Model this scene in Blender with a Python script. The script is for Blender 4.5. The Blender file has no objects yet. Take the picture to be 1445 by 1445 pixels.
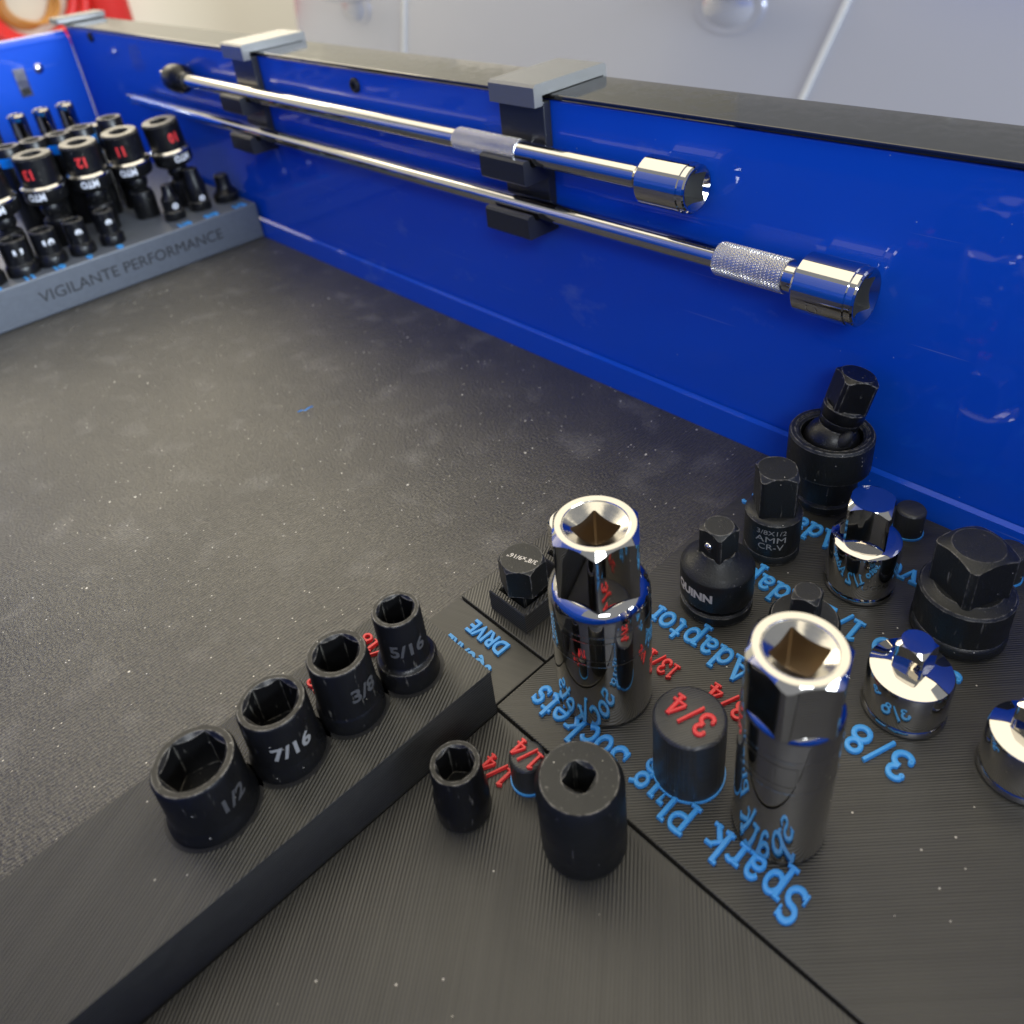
import bpy, bmesh, math, random
from mathutils import Matrix, Vector
random.seed(7)
R = math.radians
PI = math.pi
scene = bpy.context.scene
COL = scene.collection

# ------------------------------------------------------------------ camera
cam_d = bpy.data.cameras.new('camera'); cam = bpy.data.objects.new('camera', cam_d); COL.objects.link(cam)
Wm = ((0.68499932, 0.33127041, -0.64887275), (0.7220565, -0.42728805, 0.54411335), (-0.09700692, -0.84124006, -0.53188797))
cam.matrix_world = Matrix(((Wm[0][0], -Wm[0][1], -Wm[0][2], 0.0),
                           (Wm[1][0], -Wm[1][1], -Wm[1][2], -0.2578),
                           (Wm[2][0], -Wm[2][1], -Wm[2][2], 0.22),
                           (0, 0, 0, 1)))
cam_d.sensor_width = 36; cam_d.sensor_fit = 'HORIZONTAL'
cam_d.lens = 29.216; cam_d.shift_y = -0.1228
cam_d.clip_start = 0.01; cam_d.clip_end = 100
cam_d.dof.use_dof = True; cam_d.dof.focus_distance = 0.275; cam_d.dof.aperture_fstop = 12.5
scene.camera = cam

# ------------------------------------------------------------------ world + lamps
world = bpy.data.worlds.new('World'); scene.world = world; world.use_nodes = True
bg = world.node_tree.nodes['Background']
bg.inputs[0].default_value = (0.92, 0.95, 1.0, 1); bg.inputs[1].default_value = 0.24

def area(name, loc, target, sx, sy, col, power):
    l = bpy.data.lights.new(name, 'AREA'); l.shape = 'RECTANGLE'; l.size = sx; l.size_y = sy
    l.color = col; l.energy = power
    o = bpy.data.objects.new(name, l); COL.objects.link(o); o.location = loc
    o.rotation_euler = (Vector(target) - Vector(loc)).to_track_quat('-Z', 'Y').to_euler()
    return o
area('garage_ceiling_light', (-1.25, 0.75, 1.75), (-1.25, 0.7501, 0.0), 3.4, 3.0, (1.0, 0.89, 0.66), 32)
area('garage_window_light', (-2.95, 0.45, 1.25), (-0.3, -0.1, 0.0), 2.0, 1.1, (1.0, 0.89, 0.68), 23)
area('garage_door_daylight', (2.4, 0.25, 0.72), (-0.6, -0.1, 0.08), 1.5, 1.0, (0.78, 0.89, 1.0), 82)
area('added_wall_fill', (0.42, -0.55, 0.62), (-0.05, 0.0, 0.06), 0.30, 0.20, (0.90, 0.95, 1.0), 1.5)  # added fill with no real source, lifts the right of the wall

vs = scene.view_settings
scene.display_settings.display_device = 'sRGB'
vs.view_transform = 'Standard'; vs.look = 'None'; vs.exposure = 0.74; vs.gamma = 1.0; vs.use_curve_mapping = False
scene.cycles.max_bounces = 8

# ------------------------------------------------------------------ materials
def nodes(m):
    m.use_nodes = True
    return m.node_tree.nodes, m.node_tree.links, m.node_tree.nodes['Principled BSDF']

def basic(name, col, rough, metal=0.0, spec=0.5, coat=0.0, coat_rough=0.05, bump=0.0, bscale=900, rvar=0.0):
    m = bpy.data.materials.new(name); N, L, b = nodes(m)
    b.inputs['Base Color'].default_value = (*col, 1); b.inputs['Roughness'].default_value = rough
    b.inputs['Metallic'].default_value = metal; b.inputs['Specular IOR Level'].default_value = spec
    b.inputs['Coat Weight'].default_value = coat; b.inputs['Coat Roughness'].default_value = coat_rough
    tc = N.new('ShaderNodeTexCoord')
    if bump:
        n = N.new('ShaderNodeTexNoise'); n.inputs['Scale'].default_value = bscale; n.inputs['Detail'].default_value = 3
        L.new(tc.outputs['Object'], n.inputs['Vector'])
        bp = N.new('ShaderNodeBump'); bp.inputs['Strength'].default_value = bump; bp.inputs['Distance'].default_value = 0.0002
        L.new(n.outputs['Fac'], bp.inputs['Height']); L.new(bp.outputs['Normal'], b.inputs['Normal'])
    if rvar:
        n2 = N.new('ShaderNodeTexNoise'); n2.inputs['Scale'].default_value = 220; n2.inputs['Detail'].default_value = 5
        L.new(tc.outputs['Object'], n2.inputs['Vector'])
        mr = N.new('ShaderNodeMapRange'); mr.inputs['From Min'].default_value = .3; mr.inputs['From Max'].default_value = .7
        mr.inputs['To Min'].default_value = max(0.0, rough - rvar); mr.inputs['To Max'].default_value = rough + rvar
        L.new(n2.outputs['Fac'], mr.inputs['Value']); L.new(mr.outputs['Result'], b.inputs['Roughness'])
    return m

def worn(m, edge=(.34, .32, .28), radius=.0007, amount=.9):
    """bare metal on rubbed edges, faint scuffs elsewhere"""
    N, L, b = nodes(m)
    tc = N.new('ShaderNodeTexCoord'); geo = N.new('ShaderNodeNewGeometry')
    bv = N.new('ShaderNodeBevel'); bv.samples = 4; bv.inputs['Radius'].default_value = radius
    dt = N.new('ShaderNodeVectorMath'); dt.operation = 'DOT_PRODUCT'; L.new(bv.outputs[0], dt.inputs[0]); L.new(geo.outputs['Normal'], dt.inputs[1])
    e = N.new('ShaderNodeMapRange'); e.inputs['From Min'].default_value = .995; e.inputs['From Max'].default_value = .88
    e.inputs['To Min'].default_value = 0; e.inputs['To Max'].default_value = 1; L.new(dt.outputs['Value'], e.inputs['Value'])
    n = N.new('ShaderNodeTexNoise'); n.inputs['Scale'].default_value = 500; n.inputs['Detail'].default_value = 5; L.new(tc.outputs['Object'], n.inputs['Vector'])
    r = N.new('ShaderNodeMapRange'); r.inputs['From Min'].default_value = .38; r.inputs['From Max'].default_value = .62; L.new(n.outputs['Fac'], r.inputs['Value'])
    mu = N.new('ShaderNodeMath'); mu.operation = 'MULTIPLY'; L.new(e.outputs['Result'], mu.inputs[0]); L.new(r.outputs['Result'], mu.inputs[1])
    m2 = N.new('ShaderNodeMath'); m2.operation = 'MULTIPLY'; L.new(mu.outputs[0], m2.inputs[0]); m2.inputs[1].default_value = amount
    # scuffs: sparse stretched noise
    mp = N.new('ShaderNodeMapping'); mp.inputs['Scale'].default_value = (900, 900, 160); mp.inputs['Rotation'].default_value = (.5, .3, .2); L.new(tc.outputs['Object'], mp.inputs['Vector'])
    n2 = N.new('ShaderNodeTexNoise'); n2.inputs['Scale'].default_value = 1; n2.inputs['Detail'].default_value = 3; L.new(mp.outputs['Vector'], n2.inputs['Vector'])
    r2 = N.new('ShaderNodeMapRange'); r2.inputs['From Min'].default_value = .66; r2.inputs['From Max'].default_value = .78; r2.inputs['To Max'].default_value = .35
    L.new(n2.outputs['Fac'], r2.inputs['Value'])
    mx = N.new('ShaderNodeMath'); mx.operation = 'MAXIMUM'; L.new(m2.outputs[0], mx.inputs[0]); L.new(r2.outputs['Result'], mx.inputs[1])
    dk = specks(N, L, tc, 700, .13, .955)
    c = N.new('ShaderNodeMix'); c.data_type = 'RGBA'; L.new(mx.outputs[0], c.inputs[0]); c.inputs[6].default_value = b.inputs['Base Color'].default_value; c.inputs[7].default_value = (*edge, 1)
    c2 = N.new('ShaderNodeMix'); c2.data_type = 'RGBA'; L.new(dk, c2.inputs[0]); L.new(c.outputs[2], c2.inputs[6]); c2.inputs[7].default_value = (.5, .47, .4, 1)
    L.new(c2.outputs[2], b.inputs['Base Color'])
    return m

def specks(N, L, tc, scale, thr, keep):
    """pale dust specks: a mask with small dots of random size"""
    v = N.new('ShaderNodeTexVoronoi'); v.inputs['Scale'].default_value = scale; v.inputs['Randomness'].default_value = 1
    L.new(tc.outputs['Object'], v.inputs['Vector'])
    lt = N.new('ShaderNodeMath'); lt.operation = 'LESS_THAN'; lt.inputs[1].default_value = thr
    L.new(v.outputs['Distance'], lt.inputs[0])
    sep = N.new('ShaderNodeSeparateColor'); L.new(v.outputs['Color'], sep.inputs[0])
    gt = N.new('ShaderNodeMath'); gt.operation = 'GREATER_THAN'; gt.inputs[1].default_value = keep
    L.new(sep.outputs[0], gt.inputs[0])
    mu = N.new('ShaderNodeMath'); mu.operation = 'MULTIPLY'; L.new(lt.outputs[0], mu.inputs[0]); L.new(gt.outputs[0], mu.inputs[1])
    return mu.outputs[0]

def printed(name, az=46.5, pitch=0.0009, col=(0.028, 0.027, 0.023), rough=0.40, strength=0.30, layers=False, dust=True, cvar=.22):
    """3D-printed plastic: fine extrusion lines along azimuth az, layer lines on vertical faces"""
    m = bpy.data.materials.new(name); N, L, b = nodes(m)
    tc = N.new('ShaderNodeTexCoord')
    mp = N.new('ShaderNodeMapping'); mp.inputs['Rotation'].default_value = (0, 0, -R(az + 90))
    L.new(tc.outputs['Object'], mp.inputs['Vector'])
    nz = N.new('ShaderNodeTexNoise'); nz.inputs['Scale'].default_value = 60; nz.inputs['Detail'].default_value = 4
    L.new(tc.outputs['Object'], nz.inputs['Vector'])
    w = N.new('ShaderNodeTexWave'); w.wave_type = 'BANDS'; w.bands_direction = 'X'; w.wave_profile = 'SIN'
    w.inputs['Scale'].default_value = 0.314159 / pitch; w.inputs['Distortion'].default_value = 0.6
    w.inputs['Detail'].default_value = 1; w.inputs['Detail Scale'].default_value = 0.2
    L.new(mp.outputs['Vector'], w.inputs['Vector'])
    # stretched noise makes single lines lighter or darker
    mp2 = N.new('ShaderNodeMapping'); mp2.inputs['Scale'].default_value = (1 / pitch * .45, 9, 1 / pitch * .45)
    L.new(mp.outputs['Vector'], mp2.inputs['Vector'])
    ln = N.new('ShaderNodeTexNoise'); ln.inputs['Scale'].default_value = 1.0; ln.inputs['Detail'].default_value = 2
    L.new(mp2.outputs['Vector'], ln.inputs['Vector'])
    ad = N.new('ShaderNodeMath'); ad.operation = 'ADD'; L.new(w.outputs['Fac'], ad.inputs[0]); L.new(ln.outputs['Fac'], ad.inputs[1])
    h = ad.outputs[0]
    if layers:
        w2 = N.new('ShaderNodeTexWave'); w2.wave_type = 'BANDS'; w2.bands_direction = 'Z'
        w2.inputs['Scale'].default_value = 0.314159 / 0.0010; w2.inputs['Distortion'].default_value = 2.5; w2.inputs['Detail'].default_value = 1; w2.inputs['Detail Scale'].default_value = .05
        L.new(tc.outputs['Object'], w2.inputs['Vector'])
        geo = N.new('ShaderNodeNewGeometry'); sp = N.new('ShaderNodeSeparateXYZ'); L.new(geo.outputs['True Normal'], sp.inputs[0])
        ab = N.new('ShaderNodeMath'); ab.operation = 'ABSOLUTE'; L.new(sp.outputs['Z'], ab.inputs[0])
        mx = N.new('ShaderNodeMix'); mx.data_type = 'FLOAT'; L.new(ab.outputs[0], mx.inputs[0])
        L.new(w2.outputs['Fac'], mx.inputs[2]); L.new(ad.outputs[0], mx.inputs[3]); h = mx.outputs[0]
    bp = N.new('ShaderNodeBump'); bp.inputs['Strength'].default_value = strength; bp.inputs['Distance'].default_value = 0.0003
    L.new(h, bp.inputs['Height']); L.new(bp.outputs['Normal'], b.inputs['Normal'])
    cr = N.new('ShaderNodeMapRange'); cr.inputs['From Min'].default_value = .25; cr.inputs['From Max'].default_value = .75
    cr.inputs['To Min'].default_value = 1 - cvar; cr.inputs['To Max'].default_value = 1 + cvar
    L.new(ln.outputs['Fac'], cr.inputs['Value'])
    mc = N.new('ShaderNodeMix'); mc.data_type = 'RGBA'; mc.blend_type = 'MULTIPLY'; mc.inputs[0].default_value = 1
    mc.inputs[6].default_value = (*col, 1); L.new(cr.outputs['Result'], mc.inputs[7])
    out = mc.outputs[2]
    if dust:
        mk = specks(N, L, tc, 420, 0.11, 0.95)
        md = N.new('ShaderNodeMix'); md.data_type = 'RGBA'; L.new(mk, md.inputs[0]); L.new(out, md.inputs[6])
        md.inputs[7].default_value = (.62, .58, .5, 1); out = md.outputs[2]
    L.new(out, b.inputs['Base Color']); b.inputs['Specular IOR Level'].default_value = .62
    mr = N.new('ShaderNodeMapRange'); mr.inputs['To Min'].default_value = rough - .08; mr.inputs['To Max'].default_value = rough + .1
    L.new(nz.outputs['Fac'], mr.inputs['Value']); L.new(mr.outputs['Result'], b.inputs['Roughness'])
    return m

def rubber(name):
    m = bpy.data.materials.new(name); N, L, b = nodes(m)
    tc = N.new('ShaderNodeTexCoord')
    w = N.new('ShaderNodeTexWave'); w.bands_direction = 'X'; w.inputs['Scale'].default_value = 0.314159 / 0.0013
    w.inputs['Distortion'].default_value = 1.6; w.inputs['Detail'].default_value = 2; w.inputs['Detail Scale'].default_value = 0.6
    L.new(tc.outputs['Object'], w.inputs['Vector'])
    g = N.new('ShaderNodeTexNoise'); g.inputs['Scale'].default_value = 850; g.inputs['Detail'].default_value = 4
    L.new(tc.outputs['Object'], g.inputs['Vector'])
    big = N.new('ShaderNodeTexNoise'); big.inputs['Scale'].default_value = 16; big.inputs['Detail'].default_value = 5; big.inputs['Roughness'].default_value = .6
    L.new(tc.outputs['Object'], big.inputs['Vector'])
    mu = N.new('ShaderNodeMath'); mu.operation = 'MULTIPLY'; L.new(w.outputs['Fac'], mu.inputs[0]); mu.inputs[1].default_value = .4
    ad = N.new('ShaderNodeMath'); ad.operation = 'ADD'; L.new(mu.outputs[0], ad.inputs[0]); L.new(g.outputs['Fac'], ad.inputs[1])
    bp = N.new('ShaderNodeBump'); bp.inputs['Strength'].default_value = .85; bp.inputs['Distance'].default_value = .0006
    L.new(ad.outputs[0], bp.inputs['Height']); L.new(bp.outputs['Normal'], b.inputs['Normal'])
    # smudges of dust
    cr = N.new('ShaderNodeValToRGB'); cr.color_ramp.elements[0].position = .36; cr.color_ramp.elements[0].color = (.022, .020, .015, 1)
    cr.color_ramp.elements[1].position = .72; cr.color_ramp.elements[1].color = (.050, .045, .033, 1)
    L.new(big.outputs['Fac'], cr.inputs[0])
    sm = N.new('ShaderNodeTexNoise'); sm.inputs['Scale'].default_value = 55; sm.inputs['Detail'].default_value = 8; sm.inputs['Distortion'].default_value = .25
    L.new(tc.outputs['Object'], sm.inputs['Vector'])
    r2 = N.new('ShaderNodeValToRGB'); r2.color_ramp.elements[0].position = .54; r2.color_ramp.elements[0].color = (0, 0, 0, 1)
    r2.color_ramp.elements[1].position = .80; r2.color_ramp.elements[1].color = (.34, .34, .34, 1)
    L.new(sm.outputs['Fac'], r2.inputs[0])
    m1 = N.new('ShaderNodeMix'); m1.data_type = 'RGBA'; L.new(r2.outputs[0], m1.inputs[0]); L.new(cr.outputs[0], m1.inputs[6]); m1.inputs[7].default_value = (.22, .21, .19, 1)
    k1 = specks(N, L, tc, 480, .13, .89); k2 = specks(N, L, tc, 170, .080, .89)
    mx = N.new('ShaderNodeMath'); mx.operation = 'MAXIMUM'; L.new(k1, mx.inputs[0]); L.new(k2, mx.inputs[1])
    gr = N.new('ShaderNodeMapRange'); gr.inputs['From Min'].default_value = .3; gr.inputs['From Max'].default_value = .7; gr.inputs['To Min'].default_value = .45; gr.inputs['To Max'].default_value = 1.6
    L.new(g.outputs['Fac'], gr.inputs['Value'])
    mg = N.new('ShaderNodeMix'); mg.data_type = 'RGBA'; mg.blend_type = 'MULTIPLY'; mg.inputs[0].default_value = 1; L.new(m1.outputs[2], mg.inputs[6]); L.new(gr.outputs['Result'], mg.inputs[7])
    m2 = N.new('ShaderNodeMix'); m2.data_type = 'RGBA'; L.new(mx.outputs[0], m2.inputs[0]); L.new(mg.outputs[2], m2.inputs[6]); m2.inputs[7].default_value = (.80, .76, .66, 1)
    L.new(m2.outputs[2], b.inputs['Base Color'])
    b.inputs['Roughness'].default_value = .40; b.inputs['Specular IOR Level'].default_value = 1.0
    b.inputs['Sheen Weight'].default_value = .07; b.inputs['Sheen Roughness'].default_value = .45; b.inputs['Sheen Tint'].default_value = (1, .95, .85, 1)
    return m

def paint_blue(name):
    m = bpy.data.materials.new(name); N, L, b = nodes(m)
    tc = N.new('ShaderNodeTexCoord')
    b.inputs['Base Color'].default_value = (.003, .082, .60, 1)
    b.inputs['Roughness'].default_value = .45; b.inputs['Specular IOR Level'].default_value = .15; b.inputs['Coat Weight'].default_value = .7; b.inputs['Coat Roughness'].default_value = .06
    n = N.new('ShaderNodeTexNoise'); n.inputs['Scale'].default_value = 38; n.inputs['Detail'].default_value = 2
    L.new(tc.outputs['Object'], n.inputs['Vector'])
    bp = N.new('ShaderNodeBump'); bp.inputs['Strength'].default_value = .02; bp.inputs['Distance'].default_value = .001
    L.new(n.outputs['Fac'], bp.inputs['Height']); L.new(bp.outputs['Normal'], b.inputs['Normal']); L.new(bp.outputs['Normal'], b.inputs['Coat Normal'])
    # pale blotches painting soft reflections along with rub marks; hairline scratches
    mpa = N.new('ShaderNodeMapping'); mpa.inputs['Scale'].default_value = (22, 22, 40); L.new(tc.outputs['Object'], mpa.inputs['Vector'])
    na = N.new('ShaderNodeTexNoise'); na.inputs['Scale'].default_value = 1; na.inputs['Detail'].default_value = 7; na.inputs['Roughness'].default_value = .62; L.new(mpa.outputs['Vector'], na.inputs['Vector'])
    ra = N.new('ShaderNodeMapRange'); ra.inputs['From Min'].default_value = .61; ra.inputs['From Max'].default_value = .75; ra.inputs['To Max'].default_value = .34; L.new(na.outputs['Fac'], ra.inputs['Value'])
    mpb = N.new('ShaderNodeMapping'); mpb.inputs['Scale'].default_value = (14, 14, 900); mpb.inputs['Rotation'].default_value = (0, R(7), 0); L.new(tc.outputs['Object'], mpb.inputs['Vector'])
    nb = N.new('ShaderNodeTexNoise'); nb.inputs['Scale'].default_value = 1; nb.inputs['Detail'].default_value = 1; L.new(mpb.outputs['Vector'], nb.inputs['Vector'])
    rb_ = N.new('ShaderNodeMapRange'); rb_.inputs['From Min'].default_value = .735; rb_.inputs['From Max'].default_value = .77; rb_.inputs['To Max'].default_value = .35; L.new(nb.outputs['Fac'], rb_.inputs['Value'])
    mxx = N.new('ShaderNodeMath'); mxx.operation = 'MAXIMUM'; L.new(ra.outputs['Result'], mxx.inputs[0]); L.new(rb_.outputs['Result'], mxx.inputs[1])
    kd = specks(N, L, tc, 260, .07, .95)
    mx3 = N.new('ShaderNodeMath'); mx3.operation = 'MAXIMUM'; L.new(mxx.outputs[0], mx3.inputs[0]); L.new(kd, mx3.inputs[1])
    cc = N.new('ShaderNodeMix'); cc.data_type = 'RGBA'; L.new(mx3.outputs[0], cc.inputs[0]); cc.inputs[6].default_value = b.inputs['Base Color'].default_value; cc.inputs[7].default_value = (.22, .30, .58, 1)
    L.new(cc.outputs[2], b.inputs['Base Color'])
    # faint hand smears
    s = N.new('ShaderNodeTexNoise'); s.inputs['Scale'].default_value = 30; s.inputs['Detail'].default_value = 6; s.inputs['Distortion'].default_value = 1.5
    L.new(tc.outputs['Object'], s.inputs['Vector'])
    mr = N.new('ShaderNodeMapRange'); mr.inputs['From Min'].default_value = .5; mr.inputs['From Max'].default_value = .75
    mr.inputs['To Min'].default_value = .03; mr.inputs['To Max'].default_value = .10
    L.new(s.outputs['Fac'], mr.inputs['Value']); L.new(mr.outputs['Result'], b.inputs['Coat Roughness'])
    return m

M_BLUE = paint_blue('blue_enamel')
M_RIM = basic('black_gloss_rim', (.008, .0075, .007), .08, spec=.85, rvar=.05)
M_MAT = rubber('black_rubber_mat')
M_PLATE = printed('printed_plate', 46.5, .0008)
M_PLATE2 = printed('printed_plate_cross', 128, .0010, strength=.32)
M_LABEL = printed('printed_label_plate', 20, .0006, strength=.12, rough=.34, dust=True)
M_BOX = printed('printed_box', 118, .0010, strength=.75, layers=True, col=(.032, .031, .026))
M_FAR = printed('printed_far_block', 46.5, .0010, col=(.10, .115, .14), strength=.2, rough=.42, layers=True, dust=False, cvar=.08)
M_PEG = printed('printed_peg', 60, .0007, col=(.028, .028, .026), strength=.2)
M_HANG = basic('black_hanger_plastic', (.020, .021, .024), .30, spec=.6, bump=.15, bscale=1500)
M_CAP = basic('satin_grey_cap', (.15, .15, .145), .27, spec=1.0, bump=.1, bscale=1500)
M_OX = basic('black_oxide', (.006, .006, .0065), .33, spec=.38, bump=.25, bscale=1800, rvar=.06)
M_OX2 = basic('black_phosphate', (.011, .012, .012), .42, spec=.42, bump=.5, bscale=2200, rvar=.06)
worn(M_OX); worn(M_OX2)
M_DARK = basic('dark_fittings_and_hollow_shade', (.006, .006, .007), .6)  # near-black fittings, also used as painted shade in gaps and hollows
M_CHROME = basic('chrome_plate', (.58, .562, .535), .045, metal=1.0, bump=.012, bscale=260, rvar=.035)
M_CHROME_S = basic('satin_chrome', (.74, .73, .71), .16, metal=1.0, bump=.05, bscale=900, rvar=.05)
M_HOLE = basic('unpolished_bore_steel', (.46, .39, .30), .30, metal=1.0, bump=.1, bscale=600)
M_KNURL = basic('knurled_chrome', (.72, .71, .69), .24, metal=1.0)
M_RING = basic('turned_chrome_ring', (.56, .54, .50), .15, metal=1.0, bump=.12, bscale=420, rvar=.06)
M_BORE = basic('matt_bore_steel', (.42, .42, .41), .38, metal=1.0)
M_ETCH = basic('laser_etch_grey', (.30, .30, .29), .5)
M_ETCH_D = basic('faint_laser_etch', (.075, .075, .078), .5)
M_ETCH_W = basic('bright_laser_etch', (.62, .58, .52), .5)
M_TB = basic('blue_raised_print', (.055, .32, .74), .38, bump=.4, bscale=1500)
M_TR = basic('red_raised_print', (.72, .04, .04), .4, bump=.4, bscale=1500)
M_TENG = basic('painted_engraving_shade', (.015, .016, .018), .6)
M_RED = basic('red_plastic', (.75, .03, .025), .4)
M_BAND = basic('blue_band', (.0, .22, .80), .4)
M_WHITE = basic('white_print', (.75, .77, .80), .5)
M_CAR = basic('silver_car_paint', (.52, .53, .61), .26, metal=.45, spec=.6, coat=.8, coat_rough=.08)
M_CARGAP = basic('door_edge_trim', (.70, .70, .70), .35, metal=.2)
M_WALL = basic('cream_wall_paint', (.85, .78, .63), .8, bump=.2, bscale=60)
M_ORANGE = basic('orange_cable', (.60, .27, .05), .45)

# ------------------------------------------------------------------ helpers
def mk(name, V, F, mat, parent=None, loc=(0, 0, 0), rot=(0, 0, 0), smooth=None):
    me = bpy.data.meshes.new(name); me.from_pydata([tuple(v) for v in V], [], F); me.update()
    if smooth:
        bm = bmesh.new(); bm.from_mesh(me); bmesh.ops.recalc_face_normals(bm, faces=bm.faces[:]); bm.to_mesh(me); bm.free()
        me.shade_smooth(); me.set_sharp_from_angle(angle=R(smooth))
    else:
        bm = bmesh.new(); bm.from_mesh(me); bmesh.ops.recalc_face_normals(bm, faces=bm.faces[:]); bm.to_mesh(me); bm.free()
    me.materials.append(mat)
    o = bpy.data.objects.new(name, me); COL.objects.link(o); o.location = loc; o.rotation_euler = rot
    if parent: o.parent = parent
    return o

def thing(name, label, cat, loc=(0, 0, 0), rot=(0, 0, 0), group=None):
    o = bpy.data.objects.new(name, None); COL.objects.link(o); o.empty_display_size = .005
    o.location = loc; o.rotation_euler = rot; o['label'] = label; o['category'] = cat
    if group: o['group'] = group
    return o

def tag(o, label, cat, group=None):
    o['label'] = label; o['category'] = cat
    if group: o['group'] = group
    return o

def box_mesh(x0, x1, y0, y1, z0, z1, bev=0.0, seg=2):
    bm = bmesh.new()
    bmesh.ops.create_cube(bm, size=1, matrix=Matrix.Translation(((x0 + x1) / 2, (y0 + y1) / 2, (z0 + z1) / 2)) @ Matrix.Diagonal((x1 - x0, y1 - y0, z1 - z0, 1)))
    if bev:
        bmesh.ops.bevel(bm, geom=bm.edges[:], offset=bev, segments=seg, profile=.5, affect='EDGES')
    V = [v.co.copy() for v in bm.verts]; F = [[v.index for v in f.verts] for f in bm.faces]; bm.free()
    return V, F

def box(name, x0, x1, y0, y1, z0, z1, mat, parent=None, bev=.0003, loc=(0, 0, 0), rot=(0, 0, 0)):
    V, F = box_mesh(x0, x1, y0, y1, z0, z1, bev)
    return mk(name, V, F, mat, parent, loc, rot)

NS = 60
def circ(r, z): return [(r, z)] * NS
def pol(n, a, zf, rmax=9, az=0.0):
    """ring following an n-gon of inradius a with a corner at azimuth az; zf is a height or f(r)"""
    out = []; st = 2 * PI / n
    for i in range(NS):
        t = 2 * PI * i / NS - az
        d = (t % st) - st / 2
        r = min(a / math.cos(d), rmax)
        out.append((r, zf(r) if callable(zf) else zf))
    return out

def loft(rings, cap0=True, cap1=True, xoff=0.0, yoff=0.0):
    V = []; F = []
    for rg in rings:
        for i, (r, z) in enumerate(rg):
            t = 2 * PI * i / NS; V.append((xoff + r * math.cos(t), yoff + r * math.sin(t), z))
    for k in range(len(rings) - 1):
        for i in range(NS):
            j = (i + 1) % NS
            F.append([k * NS + i, k * NS + j, (k + 1) * NS + j, (k + 1) * NS + i])
    if cap0: F.append(list(range(NS))[::-1])
    if cap1: F.append([(len(rings) - 1) * NS + i for i in range(NS)])
    return V, F

def lathe(name, prof, mat, parent=None, loc=(0, 0, 0), rot=(0, 0, 0), smooth=32):
    V, F = loft([circ(r, z) for r, z in prof]); return mk(name, V, F, mat, parent, loc, rot, smooth)

def bore(n, a, H, depth, rc, slope, az, rmax=9):
    """rings that go from a flat rim at height H through a chamfer into an n-gon hole"""
    zf = lambda r: H - max(0.0, rc - r) * slope
    mid = pol(n, a, zf, min(rmax, rc), az)
    low = [(r, H - depth) for r, z in mid]
    return [circ(rc, H), mid, low]

def head(n, a, rmax, z0, z1, rc, slope, az):
    """rings of a solid n-gon head with a chamfered round top"""
    up = pol(n, a, lambda r: z1 - max(0.0, r - rc) * slope, rmax, az)
    return [pol(n, a, z0, rmax, az), up, circ(rc, z1)]

# --- plain lettering from the built-in font
def text_mesh(s, size, bold=0.0):
    cu = bpy.data.curves.new('t', 'FONT'); cu.body = s; cu.size = size; cu.align_x = 'CENTER'; cu.align_y = 'CENTER'
    cu.offset = bold; cu.resolution_u = 3
    o = bpy.data.objects.new('t', cu); COL.objects.link(o)
    dg = bpy.context.evaluated_depsgraph_get(); me = bpy.data.meshes.new_from_object(o.evaluated_get(dg))
    bpy.data.objects.remove(o); bpy.data.curves.remove(cu)
    return me

def flat_text(name, s, size, h, mat, parent, loc, rotz=0.0, bold=0.0, sx=1.0, rot=None):
    me = text_mesh(s, size, bold); bm = bmesh.new(); bm.from_mesh(me); bpy.data.meshes.remove(me)
    bmesh.ops.remove_doubles(bm, verts=bm.verts[:], dist=1e-6)
    if h:
        r = bmesh.ops.extrude_face_region(bm, geom=bm.faces[:])
        bmesh.ops.translate(bm, vec=(0, 0, h), verts=[g for g in r['geom'] if isinstance(g, bmesh.types.BMVert)])
    for v in bm.verts: v.co.x *= sx
    V = [v.co.copy() for v in bm.verts]; F = [[v.index for v in f.verts] for f in bm.faces]
    bm.verts.index_update(); F = [[v.index for v in f.verts] for f in bm.faces]; bm.free()
    return mk(name, V, F, mat, parent, loc, rot or (0, 0, rotz))

def wrap_text(name, s, size, r, z, az, mat, parent, bold=0.0, sx=1.0, off=.00005, flip=False, taper=0.0, extra=None):
    """lettering wrapped round a vertical cylinder of radius r, centred at azimuth az"""
    me = text_mesh(s, size, bold); bm = bmesh.new(); bm.from_mesh(me); bpy.data.meshes.remove(me)
    for v in bm.verts:
        v.co.x *= sx
        if flip: v.co.x *= -1; v.co.y *= -1
    xs = [v.co.x for v in bm.verts]; x = min(xs) + r * .08
    while x < max(xs):
        bmesh.ops.bisect_plane(bm, geom=bm.verts[:] + bm.edges[:] + bm.faces[:], plane_co=(x, 0, 0), plane_no=(1, 0, 0)); x += r * .08
    bm.verts.index_update()
    V = []
    for v in bm.verts:
        rr = r + off + taper * v.co.y
        t = az + v.co.x / r
        V.append((rr * math.cos(t), rr * math.sin(t), z + v.co.y))
    F = [[v.index for v in f.verts] for f in bm.faces]; bm.free()
    return mk(name, V, F, mat, parent)

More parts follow.
